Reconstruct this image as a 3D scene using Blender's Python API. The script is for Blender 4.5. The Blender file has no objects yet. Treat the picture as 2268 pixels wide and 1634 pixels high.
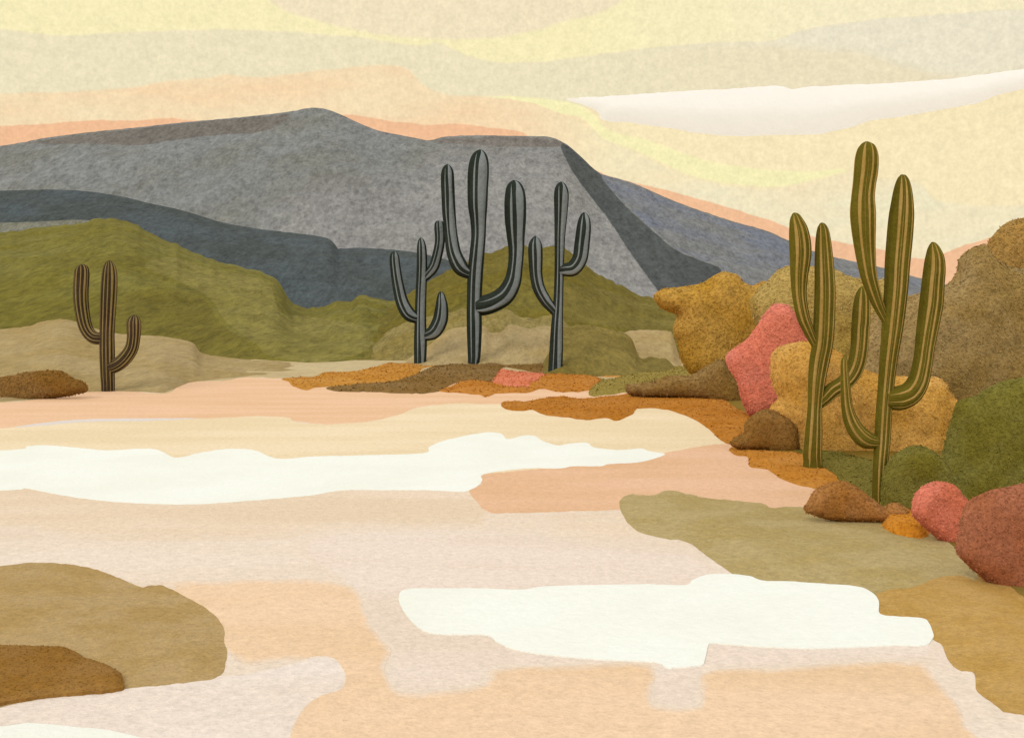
import bpy, math, random
import numpy as np
from mathutils import Vector, Matrix, noise
from mathutils.geometry import delaunay_2d_cdt

random.seed(7)
rng = np.random.default_rng(7)
S = bpy.context.scene
C = S.collection
R = math.radians

# ------------------------------------------------------------------ camera
F = 2432.0                       # focal length in tracing units (picture 2268 x 1634)
CX, CY, HZ = 1134.0, 817.0, 690.0
CAMH = 2.5
PITCH = math.atan((CY - HZ) / F)
cam = bpy.data.objects.new('camera', bpy.data.cameras.new('camera'))
C.objects.link(cam)
cam.location = (0, 0, CAMH)
cam.rotation_euler = (R(90) - PITCH, 0, 0)
cam.data.sensor_width = 36
cam.data.lens = 36 * F / 2268.0
cam.data.clip_end = 20000
S.camera = cam

# ------------------------------------------------------------------ colour
S.view_settings.view_transform = 'Standard'
S.view_settings.look = 'None'
S.view_settings.exposure = 0.0
S.view_settings.gamma = 1.0
S.view_settings.use_curve_mapping = False


def lin(c):
    return tuple(((v / 255) / 12.92 if v / 255 <= 0.04045 else (((v / 255) + 0.055) / 1.055) ** 2.4) for v in c)


def ray(px, py):
    d = Vector(((px - CX) / F, 1.0, -(py - CY) / F))
    c, s = math.cos(PITCH), math.sin(PITCH)
    return Vector((d.x, d.y * c + d.z * s, -d.y * s + d.z * c))


def at(px, py, Y):
    d = ray(px, py)
    return Vector((0, 0, CAMH)) + d * (Y / d.y)


def ground(px, py, z=0.0):
    d = ray(px, py)
    return Vector((0, 0, CAMH)) + d * ((z - CAMH) / d.z)


# ------------------------------------------------------------------ sun
SUN_EL, SUN_AZ = 36.0, 208.0           # azimuth clockwise from +Y: behind the camera, to the left
sun = bpy.data.objects.new('sun', bpy.data.lights.new('sun', 'SUN'))
C.objects.link(sun)
sun.data.energy = 1.1
sun.data.angle = R(18)
sun.data.color = (1.0, 0.96, 0.88)
sd = Vector((math.sin(R(SUN_AZ)) * math.cos(R(SUN_EL)), math.cos(R(SUN_AZ)) * math.cos(R(SUN_EL)), math.sin(R(SUN_EL))))
sun.rotation_euler = sd.to_track_quat('Z', 'Y').to_euler()

# ------------------------------------------------------------------ world: hazy evening sky in long soft strata
W = bpy.data.worlds.new('World')
S.world = W
W.use_nodes = True
nt = W.node_tree
nt.nodes.clear()
N, L = nt.nodes.new, nt.links.new


def wmath(op, a, b=None, c=None):
    n = N('ShaderNodeMath')
    n.operation = op
    for k, v in enumerate((a, b, c)):
        if v is None:
            continue
        if isinstance(v, (int, float)):
            n.inputs[k].default_value = v
        else:
            L(v, n.inputs[k])
    return n.outputs[0]


tc = N('ShaderNodeTexCoord')
sep = N('ShaderNodeSeparateXYZ')
L(tc.outputs['Generated'], sep.inputs[0])
azim = wmath('ARCTAN2', sep.outputs[0], sep.outputs[1])
hyp = wmath('SQRT', wmath('ADD', wmath('MULTIPLY', sep.outputs[0], sep.outputs[0]), wmath('MULTIPLY', sep.outputs[1], sep.outputs[1])))
elev = wmath('ARCTAN2', sep.outputs[2], hyp)


def wnoise(scale, detail=3.0, rough=0.5, stretch=None):
    n = N('ShaderNodeTexNoise')
    n.inputs['Scale'].default_value = scale
    n.inputs['Detail'].default_value = detail
    n.inputs['Roughness'].default_value = rough
    src = tc.outputs['Generated']
    if stretch:
        m = N('ShaderNodeMapping')
        m.inputs['Scale'].default_value = stretch
        L(src, m.inputs[0])
        src = m.outputs[0]
    L(src, n.inputs['Vector'])
    return n.outputs['Fac']


AZ0, AZ1, EL0, EL1 = -0.50, 0.50, -0.05, 0.42
azn = wmath('DIVIDE', wmath('SUBTRACT', azim, AZ0), AZ1 - AZ0)
wob = wmath('MULTIPLY', wmath('SUBTRACT', wnoise(60, 4.0, 0.6), 0.5), 0.0035)
elw = wmath('ADD', elev, wob)


def band_edge(pts):
    """A stratum's edge as elevation over azimuth, one float curve."""
    fc = N('ShaderNodeFloatCurve')
    cu = fc.mapping.curves[0]
    fc.mapping.extend = 'HORIZONTAL'
    out = []
    for px, py in pts:
        d = ray(px, py)
        a = math.atan2(d.x, d.y)
        e = math.atan2(d.z, math.hypot(d.x, d.y))
        out.append(((a - AZ0) / (AZ1 - AZ0), (e - EL0) / (EL1 - EL0)))
    while len(cu.points) < len(out):
        cu.points.new(0.5, 0.5)
    for p, (a, e) in zip(cu.points, out):
        p.location = (a, max(0.0, min(1.0, e)))
        p.handle_type = 'AUTO'
    fc.mapping.update()
    L(azn, fc.inputs['Value'])
    return wmath('MULTIPLY_ADD', fc.outputs[0], EL1 - EL0, EL0)


def below(edge, soft=0.0022):
    return wmath('SMOOTH_MIN', 1.0, wmath('MAXIMUM', 0.0, wmath('DIVIDE', wmath('SUBTRACT', edge, elw), soft)), 0.0)


def mixc(fac, a, b):
    m = N('ShaderNodeMix')
    m.data_type = 'RGBA'
    if isinstance(fac, (int, float)):
        m.inputs[0].default_value = fac
    else:
        L(fac, m.inputs[0])
    for idx, v in ((6, a), (7, b)):
        if isinstance(v, tuple):
            m.inputs[idx].default_value = (*v[:3], 1)
        else:
            L(v, m.inputs[idx])
    return m.outputs[2]


def clampn(v):
    return wmath('MINIMUM', 1.0, wmath('MAXIMUM', 0.0, v))


rightness = clampn(wmath('DIVIDE', wmath('SUBTRACT', azim, 0.06), 0.22))
soft_mix = wnoise(9, 4.0, 0.55, (1, 1, 5))

TOP = lin((243, 227, 192))
YEL = mixc(rightness, lin((248, 237, 187)), lin((246, 235, 196)))
GRY = mixc(rightness, lin((238, 227, 191)), lin((237, 224, 190)))
PEA = mixc(clampn(wmath('MULTIPLY_ADD', soft_mix, 3.0, -1.1)), lin((247, 216, 174)), lin((245, 224, 184)))
CRM = lin((248, 231, 187))
STR = lin((247, 239, 184))
PAL = mixc(clampn(wmath('MULTIPLY_ADD', soft_mix, 3.0, -1.0)), lin((240, 231, 195)), lin((244, 227, 188)))
ORG = lin((242, 191, 150))

B0 = band_edge([(-300, -60), (560, -20), (640, 24), (690, 38), (800, 66), (900, 79), (1100, 80), (1180, 65), (1260, 42), (1330, 24), (1420, -20), (2500, -60)])
B1 = band_edge([(-300, 50), (24, 65), (80, 72), (160, 76), (300, 68), (500, 63), (700, 72), (800, 80), (890, 95), (940, 98), (962, 91), (1000, 106), (1050, 126), (1100, 136), (1200, 133), (1300, 122), (1450, 103), (1600, 92), (1720, 86), (1775, 66), (1900, 46), (2050, 32), (2244, 20), (2600, 0)])
BM = band_edge([(1480, 92), (1700, 86), (1800, 94), (1900, 100), (2000, 130), (2120, 152), (2244, 140), (2500, 110)])
B2 = band_edge([(-300, 210), (24, 204), (170, 200), (300, 190), (350, 179), (480, 167), (505, 160), (530, 167), (700, 155), (865, 143), (905, 152), (930, 180), (970, 202), (1090, 212), (1200, 222), (1300, 236), (1700, 240), (2244, 180), (2600, 150)])
B3U = band_edge([(900, 300), (1060, 214), (1100, 211), (1200, 216), (1262, 226), (1318, 252), (1340, 282), (1440, 310), (1550, 350), (1640, 367), (1800, 378), (1885, 375), (1960, 420), (2100, 600), (2500, 700)])
B3L = band_edge([(900, 260), (1060, 213), (1100, 215), (1180, 228), (1240, 250), (1288, 260), (1312, 282), (1332, 303), (1400, 330), (1480, 365), (1540, 390), (1600, 403), (1680, 411), (1750, 408), (1800, 397), (1885, 374), (1960, 330), (2100, 330), (2500, 330)])
B4 = band_edge([(1100, 230), (1240, 251), (1312, 283), (1400, 331), (1540, 391), (1680, 412), (1800, 399), (1885, 378), (1950, 388), (2040, 402), (2070, 438), (2120, 446), (2300, 450), (2600, 460)])
B5 = band_edge([(-300, 290), (24, 277), (120, 272), (200, 265), (300, 267), (360, 261), (430, 265), (500, 266), (560, 258), (640, 255), (760, 252), (820, 260), (900, 271), (960, 275), (1010, 273), (1080, 281), (1150, 290), (1180, 306), (1250, 345), (1330, 382), (1500, 426), (1600, 455), (1700, 485), (1780, 515), (1850, 533), (1950, 550), (2050, 571), (2080, 563), (2130, 545), (2180, 530), (2244, 500), (2500, 470)])

col = mixc(below(B0, 0.003), TOP, YEL)
col = mixc(below(B1), col, GRY)
mauve = wmath('MULTIPLY', below(B1), wmath('SUBTRACT', 1.0, below(BM, 0.01)))
col = mixc(wmath('MULTIPLY', mauve, rightness), col, lin((237, 228, 202)))
col = mixc(below(B2, 0.0025), col, mixc(clampn(wmath('DIVIDE', wmath('SUBTRACT', azim, 0.03), 0.06)), PEA, CRM))
palmask = wmath('MULTIPLY', below(B4, 0.004), clampn(wmath('DIVIDE', wmath('SUBTRACT', azim, 0.015), 0.16)))
col = mixc(palmask, col, PAL)
stream = wmath('MULTIPLY', below(B3U, 0.0018), wmath('SUBTRACT', 1.0, below(B3L, 0.0012)))
col = mixc(stream, col, STR)
col = mixc(below(B5, 0.0012), col, ORG)

# grain of thin high haze
grain = wmath('MULTIPLY_ADD', wnoise(130, 3.0, 0.6), 0.26, 0.87)
grain2 = wmath('MULTIPLY_ADD', wnoise(330, 2.0, 0.6), 0.28, 0.86)
gm = N('ShaderNodeVectorMath')
gm.operation = 'SCALE'
L(col, gm.inputs[0])
L(wmath('MULTIPLY', grain, grain2), gm.inputs['Scale'])
strata = gm.outputs[0]

# above the strata: unseen thin overcast, brightened as fill light, with the clear sky showing faintly through it
sky = N('ShaderNodeTexSky')
sky.sky_type = 'NISHITA'
sky.sun_disc = False
sky.sun_elevation = R(SUN_EL)
sky.sun_rotation = R(SUN_AZ)
skys = N('ShaderNodeVectorMath')
skys.operation = 'SCALE'
L(sky.outputs[0], skys.inputs[0])
skys.inputs['Scale'].default_value = 0.10
over = mixc(0.15, (1.22, 1.17, 1.08), skys.outputs[0])
high = clampn(wmath('DIVIDE', wmath('SUBTRACT', elev, R(17)), R(9)))
behind = clampn(wmath('DIVIDE', wmath('SUBTRACT', wmath('ABSOLUTE', azim), R(40)), R(35)))  # brings the added fill brightness down to the horizon behind the camera
final = mixc(wmath('MAXIMUM', high, behind), strata, over)
bg = N('ShaderNodeBackground')
L(final, bg.inputs['Color'])
bg.inputs['Strength'].default_value = 1.0
wo = N('ShaderNodeOutputWorld')
L(bg.outputs[0], wo.inputs[0])

# ------------------------------------------------------------------ materials
E_H = (1.21, 1.18, 1.10)     # what a level surface receives
E_V = (1.34, 1.30, 1.20)     # what an upright surface facing the camera receives
E_S = (0.80, 0.75, 0.67)     # a bush: upright, its leaves shading each other
E_M = (0.95, 0.92, 0.86)     # low growth on level ground


def alb(c, E):
    return tuple(min(0.96, v / e) for v, e in zip(lin(c), E))


def material(name, c1, c2=None, grain=0.05, mott=None, up=False, bump=0.5, amt=0.16, island=0.0, E=None, rough=0.95, streak=None, areas=(), edge=1.0, slope=None):
    """Matt earth, rock, leaf: two pigments mixed in large soft blotches, fine grain, rough relief."""
    E = E or (E_H if up else E_V)
    c2 = c2 or c1
    m = bpy.data.materials.new(name)
    m.use_nodes = True
    t = m.node_tree
    t.nodes.clear()
    n, l = t.nodes.new, t.links.new
    out = n('ShaderNodeOutputMaterial')
    b = n('ShaderNodeBsdfPrincipled')
    b.inputs['Roughness'].default_value = rough
    b.inputs['Specular IOR Level'].default_value = 0.02 if 'cactus' in name else 0.08
    l(b.outputs[0], out.inputs[0])
    co = n('ShaderNodeTexCoord')
    vec = co.outputs['Object']
    if streak:
        mp = n('ShaderNodeMapping')
        mp.inputs['Scale'].default_value = streak
        l(vec, mp.inputs[0])
        vec = mp.outputs[0]
    w = random.uniform(0, 50)

    def tex(scale, detail, ro, v=None):
        x = n('ShaderNodeTexNoise')
        x.noise_dimensions = '4D'
        x.inputs['W'].default_value = w
        x.inputs['Scale'].default_value = scale
        x.inputs['Detail'].default_value = detail
        x.inputs['Roughness'].default_value = ro
        l(v or vec, x.inputs['Vector'])
        return x.outputs['Fac']

    big = tex(1.0 / (mott or grain * 18), 3.0, 0.55)
    ramp = n('ShaderNodeMapRange')
    ramp.inputs[1].default_value, ramp.inputs[2].default_value = 0.40, 0.60
    l(big, ramp.inputs[0])
    mx = n('ShaderNodeMix')
    mx.data_type = 'RGBA'
    mx.inputs[6].default_value = (*alb(c1, E), 1)
    mx.inputs[7].default_value = (*alb(c2, E), 1)
    l(ramp.outputs[0], mx.inputs[0])
    gv = co.outputs['Object']
    if slope:
        ms = n('ShaderNodeMapping')
        ms.inputs['Scale'].default_value = slope
        l(gv, ms.inputs[0])
        gv = ms.outputs[0]
    fine = tex(1.0 / grain, 4.0, 0.62, gv)
    base = mx.outputs[2]
    for q, ar in enumerate(areas):
        an = n('ShaderNodeAttribute')
        an.attribute_name = 'area%d' % q
        wn = tex(1.0 / (edge * 14), 3.0, 0.6, co.outputs['Object'])
        ad = n('ShaderNodeMath')
        ad.operation = 'MULTIPLY_ADD'
        l(wn, ad.inputs[0])
        ad.inputs[1].default_value = 4.0
        ad.inputs[2].default_value = -2.0
        a2 = n('ShaderNodeMath')
        a2.operation = 'ADD'
        if len(ar) > 4:
            ad.inputs[1].default_value = ar[3] * 3.0 + 4.0
            ad.inputs[2].default_value = -(ar[3] * 1.5 + 2.0) - ar[4]
        l(ad.outputs[0], a2.inputs[0])
        l(an.outputs['Fac'], a2.inputs[1])
        r2 = n('ShaderNodeMapRange')
        sf = ar[3] if len(ar) > 3 else 1.2
        r2.inputs[1].default_value, r2.inputs[2].default_value = -sf, sf
        l(a2.outputs[0], r2.inputs[0])
        m1 = n('ShaderNodeMix')
        m1.data_type = 'RGBA'
        m1.inputs[6].default_value = (*alb(ar[1], E), 1)
        m1.inputs[7].default_value = (*alb(ar[2], E), 1)
        l(ramp.outputs[0], m1.inputs[0])
        m2 = n('ShaderNodeMix')
        m2.data_type = 'RGBA'
        l(r2.outputs[0], m2.inputs[0])
        l(base, m2.inputs[6])
        l(m1.outputs[2], m2.inputs[7])
        base = m2.outputs[2]
    coarse = tex(1.0 / (grain * 2.6), 3.0, 0.6, gv)
    cb = n('ShaderNodeMix')
    cb.inputs[0].default_value = 0.45
    l(fine, cb.inputs[2])
    l(coarse, cb.inputs[3])
    fine = cb.outputs[0]
    mr = n('ShaderNodeMapRange')
    mr.inputs[1].default_value, mr.inputs[2].default_value = 0.36, 0.64
    mr.inputs[3].default_value, mr.inputs[4].default_value = 1 - amt, 1 + amt
    l(fine, mr.inputs[0])
    val = mr.outputs[0]
    if island:
        g = n('ShaderNodeNewGeometry')
        ir = n('ShaderNodeMapRange')
        ir.inputs[3].default_value, ir.inputs[4].default_value = 1 - island, 1 + island
        l(g.outputs['Random Per Island'], ir.inputs[0])
        mm = n('ShaderNodeMath')
        mm.operation = 'MULTIPLY'
        l(val, mm.inputs[0])
        l(ir.outputs[0], mm.inputs[1])
        val = mm.outputs[0]
    sc = n('ShaderNodeVectorMath')
    sc.operation = 'SCALE'
    l(base, sc.inputs[0])
    l(val, sc.inputs['Scale'])
    l(sc.outputs[0], b.inputs['Base Color'])
    if bump:
        bp = n('ShaderNodeBump')
        bp.inputs['Strength'].default_value = bump
        bp.inputs['Distance'].default_value = grain * 1.3
        l(fine, bp.inputs['Height'])
        l(bp.outputs[0], b.inputs['Normal'])
    return m


# ------------------------------------------------------------------ building helpers
def link(name, verts, faces, mats, parent=None, smooth=True, origin=None, mi=None):
    me = bpy.data.meshes.new(name)
    if origin is not None:
        o0 = Vector(origin)
        verts = [tuple(Vector(v) - o0) for v in verts]
    me.from_pydata([tuple(v) for v in verts], [], faces)
    for m in (mats if isinstance(mats, (list, tuple)) else [mats]):
        me.materials.append(m)
    if mi is not None:
        me.polygons.foreach_set('material_index', mi)
    if smooth:
        me.polygons.foreach_set('use_smooth', [True] * len(me.polygons))
    me.validate()
    me.update()
    o = bpy.data.objects.new(name, me)
    C.objects.link(o)
    if parent is not None:
        o.parent = parent
    if origin is not None:
        o.location = Vector(origin) if parent is None else Vector(origin) - parent.location
    return o


def tag(o, label, cat, group=None, kind=None):
    o['label'] = label
    o['category'] = cat
    if group:
        o['group'] = group
    if kind:
        o['kind'] = kind
    return o


def catmull(pts, n=6, closed=True):
    P = [np.array(p, float) for p in pts]
    m = len(P)
    out = []
    rngi = range(m) if closed else range(m - 1)
    for i in rngi:
        if closed:
            p0, p1, p2, p3 = P[i - 1], P[i], P[(i + 1) % m], P[(i + 2) % m]
        else:
            p0, p1, p2, p3 = P[max(i - 1, 0)], P[i], P[i + 1], P[min(i + 2, m - 1)]
        for k in range(n):
            t = k / n
            out.append(0.5 * (2 * p1 + (p2 - p0) * t + (2 * p0 - 5 * p1 + 4 * p2 - p3) * t * t + (3 * p1 - p0 - 3 * p2 + p3) * t ** 3))
    if not closed:
        out.append(P[-1])
    return out


def outline(poly, rough=1.0, seed=0.0):
    """A smooth closed outline with a slightly worn edge."""
    pts = catmull(poly, 5)
    out = [pts[0]]
    for p in pts[1:] + [pts[0]]:
        d = np.hypot(*(p - out[-1]))
        k = max(1, int(d // 7))
        a = out[-1]
        for j in range(1, k + 1):
            out.append(a + (p - a) * j / k)
    out = out[:-1]
    res = []
    for p in out:
        v = Vector((p[0] * 0.06, p[1] * 0.06, seed))
        q = noise.noise_vector(v) * rough * 1.2 + noise.noise_vector(v * 4) * rough * 0.7
        res.append((p[0] + q[0], p[1] + q[1]))
    return res


def seg_dist(pts, poly):
    A = np.array(poly)
    B = np.roll(A, -1, 0)
    Pn = np.array(pts)
    best = np.full(len(Pn), 1e9)
    for a, b in zip(A, B):
        ab = b - a
        t = np.clip(((Pn - a) @ ab) / max(ab @ ab, 1e-9), 0, 1)
        q = a + t[:, None] * ab
        best = np.minimum(best, np.hypot(*(Pn - q).T))
    return best


def inside(pts, poly):
    x, y = np.array(pts).T
    A = np.array(poly)
    B = np.roll(A, -1, 0)
    c = np.zeros(len(x), bool)
    for (x0, y0), (x1, y1) in zip(A, B):
        if y0 == y1:
            continue
        hit = ((y0 > y) != (y1 > y)) & (x < (x1 - x0) * (y - y0) / (y1 - y0) + x0)
        c ^= hit
    return c


def fill(poly, step):
    """Triangulated interior of an outline: (points, distance to edge, triangles, boundary edges)."""
    A = np.array(poly)
    lo, hi = A.min(0), A.max(0)
    gx = np.arange(lo[0] + step / 2, hi[0], step)
    gy = np.arange(lo[1] + step / 2, hi[1], step)
    G = np.array([(x + (step / 2 if j % 2 else 0), y) for j, y in enumerate(gy) for x in gx]) if len(gx) and len(gy) else np.zeros((0, 2))
    if len(G):
        G = G[inside(G, poly)]
    if len(G):
        G = G[seg_dist(G, poly) > step * 0.45]
    allp = [Vector(p) for p in poly] + [Vector(p) for p in G]
    n = len(poly)
    res = delaunay_2d_cdt(allp, [], [list(range(n))], 1, 1e-4)
    V = [(v.x, v.y) for v in res[0]]
    T = [tuple(t) for t in res[2]]
    d = seg_dist(V, poly)
    cnt = {}
    for t in T:
        for a, b in zip(t, t[1:] + t[:1]):
            cnt[frozenset((a, b))] = cnt.get(frozenset((a, b)), 0) + 1
    return V, d, T, cnt


def orient(T, V3, want):
    out = []
    for t in T:
        a, b, c = (Vector(V3[i]) for i in t[:3])
        nrm = (b - a).cross(c - a)
        out.append(t if nrm.dot(want) >= 0 else t[::-1])
    return out


def leaves_on(V3, T, size, dens, out_off, tilt=0.9, up=0.25):
    """Small folded leaves over a surface; dens = leaves per size-squared of surface."""
    vs, fs = [], []
    for t in T:
        a, b, c = (Vector(V3[i]) for i in t[:3])
        nr = (b - a).cross(c - a)
        ar = nr.length / 2
        if ar < 1e-12:
            continue
        nr.normalize()
        cnt = ar * dens / (size * size)
        k = int(cnt) + (random.random() < cnt - int(cnt))
        for _ in range(k):
            u, v = random.random(), random.random()
            if u + v > 1:
                u, v = 1 - u, 1 - v
            p = a + (b - a) * u + (c - a) * v + nr * random.uniform(0.1, 1.0) * out_off
            q = (nr + Vector((random.gauss(0, 1), random.gauss(0, 1), random.gauss(up, 1))) * tilt * 0.5)
            q.normalize()
            tx = q.orthogonal().normalized()
            tx = (Matrix.Rotation(random.uniform(0, 6.283), 3, q) @ tx)
            ty = q.cross(tx)
            s = size * random.uniform(0.6, 1.3)
            i = len(vs)
            vs += [p - tx * s * 0.7, p - ty * s * 0.32 + q * s * 0.1, p + tx * s * 0.7, p + ty * s * 0.32 + q * s * 0.1]
            fs.append((i, i + 1, i + 2, i + 3))
    return vs, fs


def sheet(name, poly, c1, c2, label, layer, rough=1.2, step=26, cat='sand', mat=None, grain=None, lift=0.0, soft=None):
    """A patch of ground lying on the plain: sand of another colour, salt crust."""
    o = outline(poly, rough, layer * 3.1)
    V, d, T, cnt = fill(o, step)
    z = 0.0005 * layer
    V3 = []
    for (x, y), dd in zip(V, d):
        y = max(y, HZ + 14)
        V3.append(ground(x, y, z))
    if lift:
        dm = max(d)
        for v, dd in zip(V3, d):
            v.z += lift * min(1.0, dd / (0.35 * dm))
    T = orient(T, V3, Vector((0, 0, 1)))
    for e, c in cnt.items():
        if c == 1:
            a, b = tuple(e)
            i = len(V3)
            V3 += [Vector((V3[a].x, V3[a].y, -0.02)), Vector((V3[b].x, V3[b].y, -0.02))]
            T.append((a, b, i + 1, i))
    k = 10.0 / F
    ob = link(name, V3, T, smooth=False, mats=mat or material(name, c1, c2, grain or 0.034, 1.3, up=True, bump=0.6, amt=0.12, streak=(0.25, 1, 1), areas=[(None, soft[0], soft[0], soft[1], -soft[1] * 0.6)] if soft else (), edge=k * 5))
    if soft:
        at_ = ob.data.attributes.new('area0', 'FLOAT', 'POINT')
        at_.data.foreach_set('value', np.concatenate([-np.asarray(d), -np.zeros(len(V3) - len(d))]).astype(np.float32))
    tag(ob, label, cat, kind='structure')
    return ob


def blob_mesh(poly, Y, thick, rough=1.0, step=14, lump=0.10, seed=0.0, lens=False):
    o = outline(poly, rough, seed)
    V, d, T, cnt = fill(o, step)
    k = Y / F
    R0 = max(max(d), 1e-6)
    front, back = [], []
    for (x, y), dd in zip(V, d):
        p = at(x, y, Y)
        u = min(1.0, dd / (0.6 * R0))
        th = thick * (dd / R0 * (1.4 - 0.4 * dd / R0) if lens else math.sqrt(max(0.0, 1 - (1 - u) ** 2)))
        q = p / (k * 60.0)
        h = noise.noise(q + Vector((seed, 0, 0))) + 0.5 * noise.noise(q * 2.3 + Vector((0, seed, 0)))
        th2 = th * (1 + lump * 2.2 * h)
        dz = 0.2 * th2 if lens else 0.0
        front.append(p + Vector((0, -th2, -dz)))
        back.append(p + Vector((0, th2, dz)))
    n = len(V)
    edge = set()
    for e, c in cnt.items():
        if c == 1:
            edge |= set(e)
    V3 = front[:]
    remap = {}
    for i in range(n):
        if i in edge and not lens:
            remap[i] = i
        else:
            remap[i] = len(V3)
            V3.append(back[i])
    Tf = orient(T, front, Vector((0, -1, 0)))
    Tb = [tuple(remap[i] for i in t[::-1]) for t in Tf if not all(i in edge for i in t)]
    return V3, Tf, Tb


def shrub(poly, Y, thick, c1, c2, label, leaf=3.8, dens=0.75, rough=1.5, cat='shrub', name='shrub', step=14, group=None, E=None):
    seed = random.uniform(0, 100)
    V3, Tf, Tb = blob_mesh(poly, Y, thick * 0.4, rough, step, 0.08, seed)
    k = Y / F
    size = leaf * k
    lv, lf = leaves_on(V3, Tf, size, dens, size * 0.7, tilt=0.8)
    bv, bf = leaves_on(V3, Tb, size * 1.6, dens * 0.5, size * 0.5)
    n0 = len(V3)
    faces = Tf + Tb + [tuple(i + n0 for i in f) for f in lf] + [tuple(i + n0 + len(lv) for i in f) for f in bf]
    verts = V3 + lv + bv
    xs = sum(v.x for v in V3) / n0
    m = material('foliage ' + name, c1, c2, 6 * k, 110 * k, bump=0.7, amt=0.22, island=0.13, E=E or E_S)
    ob = link(name, verts, faces, m, origin=(xs, Y, 0))
    return tag(ob, label, cat, group)


def mound(poly, c1, c2, label, h=0.15, leaf=4.0, dens=0.5, name='scrub_patch', cat='scrub', rough=1.6, step=12, kind=None, layer=4, bump=0.6, amt=0.2):
    """Low growth or a low rise following the ground: footprint on the plain, domed up to h."""
    seed = random.uniform(0, 100)
    o = outline(poly, rough, seed)
    V, d, T, cnt = fill(o, step)
    R0 = max(d)
    V3 = []
    for (x, y), dd in zip(V, d):
        p = ground(x, y, 0.0005 * layer)
        u = min(1.0, dd / (R0 * 0.8))
        p.z += h * (u * u * (3 - 2 * u) if kind else math.sqrt(max(0, 1 - (1 - u) ** 2))) * (1 + 0.5 * noise.noise(p * 0.9 + Vector((seed, 0, 0)))) 
        V3.append(p)
    T = orient(T, V3, Vector((0, 0, 1)))
    Ym = sum(p.y for p in V3) / len(V3)
    xs = sum(p.x for p in V3) / len(V3)
    k = Ym / F
    verts, faces = V3[:], list(T)
    # skirt down into the ground
    for e, c in cnt.items():
        if c == 1:
            a, b = tuple(e)
            i = len(verts)
            verts += [V3[a].copy(), V3[b].copy(), Vector((V3[b].x, V3[b].y, -0.05)), Vector((V3[a].x, V3[a].y, -0.05))]
            faces.append((i, i + 1, i + 2, i + 3))
    if dens:
        size = leaf * k
        # ground footprints are foreshortened: fewer leaves per area, standing up more
        lv, lf = leaves_on(V3, T, size, dens * 0.30, size * 0.4, tilt=0.9, up=0.8)
        n0 = len(verts)
        faces += [tuple(i + n0 for i in f) for f in lf]
        verts += lv
    m = material('cover ' + name, c1, c2, 6 * k, 130 * k, up=True, bump=bump, amt=amt, island=0.12 if dens else 0, E=E_H if kind else E_M)
    ob = link(name, verts, faces, m, origin=(xs, Ym, 0))
    return tag(ob, label, cat, kind=kind)


def interp(pts, x):
    xs = [p[0] for p in pts]
    ys = [p[1] for p in pts]
    return float(np.interp(x, xs, ys))


def pixel(p):
    """Where a world point falls in the tracing (for laying rock, growth and painted shade boundaries out on a slope)."""
    c, s = math.cos(PITCH), math.sin(PITCH)
    x, y, z = p.x, p.y, p.z - CAMH
    f, u = y * c - z * s, y * s + z * c
    return CX + F * x / f, CY - F * u / f


def hill(name, ridge, Yr, foot, c1, c2, label, x0, x1, Yf=None, cols=160, rows=26, dis=0.0, back=1.35, grain=None, kind='structure', cat='hill', bulge=0.12, mott=None, amt=0.35, areas=(), scallop=0.0):
    """A real rise: front slope from its foot on the plain up to the ridge, then a back slope.
    areas = other rock, growth or painted-in shade on its surface: (outline, colour, colour, edge softness)."""
    rs = [tuple(p) for p in catmull(ridge, 6, False)]
    verts, faces = [], []
    for i in range(cols + 1):
        px = x0 + (x1 - x0) * i / cols
        ry = interp(rs, px) + 1.3 * noise.noise(Vector((px * 0.08, 0, Yr))) - scallop * abs(noise.noise(Vector((px * 0.022, 3.0, Yr))) + 0.5 * noise.noise(Vector((px * 0.06, 5.0, Yr))))
        Rp = at(px, ry, Yr)
        if foot is None:
            d = ray(px, HZ)
            Fp = Vector((d.x * Yf, Yf, -2.0))
        else:
            Fp = ground(px, max(HZ + 12, interp(foot, px)), -0.03)
        for j in range(rows + 1):
            t = j / rows
            p = Fp + (Rp - Fp) * t
            p.z += bulge * (Rp.z - Fp.z) * math.sin(math.pi * t) * (1 - 0.4 * t)
            a = dis * math.sin(math.pi * t) ** 0.7
            if a:
                q = p / (Yr * 0.045)
                p.z += a * (noise.noise(q) + 0.5 * noise.noise(q * 2.1) + 0.3 * noise.noise(q * 4.7))
            verts.append(p)
        for j in range(1, 7):
            t = j / 6
            B = Vector((Rp.x * back, Yr * back, -2.0))
            verts.append(Rp + (B - Rp) * t)
    m = rows + 7
    for i in range(cols):
        for j in range(m - 1):
            a = i * m + j
            faces.append((a, a + m, a + m + 1, a + 1))
    k = Yr / F
    mat = material('ground ' + name, c1, c2, grain or 6 * k, mott or 150 * k, bump=1.0, amt=amt, areas=areas, edge=k, slope=(1, 0.28, 1))
    ob = link(name, verts, faces, mat)
    if areas:
        pp = [pixel(v) for v in verts]
        for q, ar in enumerate(areas):
            ol = outline(ar[0], 1.0, q + Yr)
            dd = seg_dist(pp, ol)
            sg = np.where(inside(pp, ol), dd, -dd)
            at_ = ob.data.attributes.new('area%d' % q, 'FLOAT', 'POINT')
            at_.data.foreach_set('value', np.clip(sg, -60, 60).astype(np.float32))
    tag(ob, label, cat, kind=kind)
    return ob


# ------------------------------------------------------------------ the plain
gm_ = material('plain earth', (196, 172, 124), (204, 184, 138), 0.3, 9, up=True, bump=0.4)
g = link('ground', [(-9000, -60, 0), (9000, -60, 0), (9000, 9000, 0), (-9000, 9000, 0)], [(0, 1, 2, 3)], gm_)
tag(g, 'wide flat beige desert plain under everything', 'ground', kind='structure')

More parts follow.
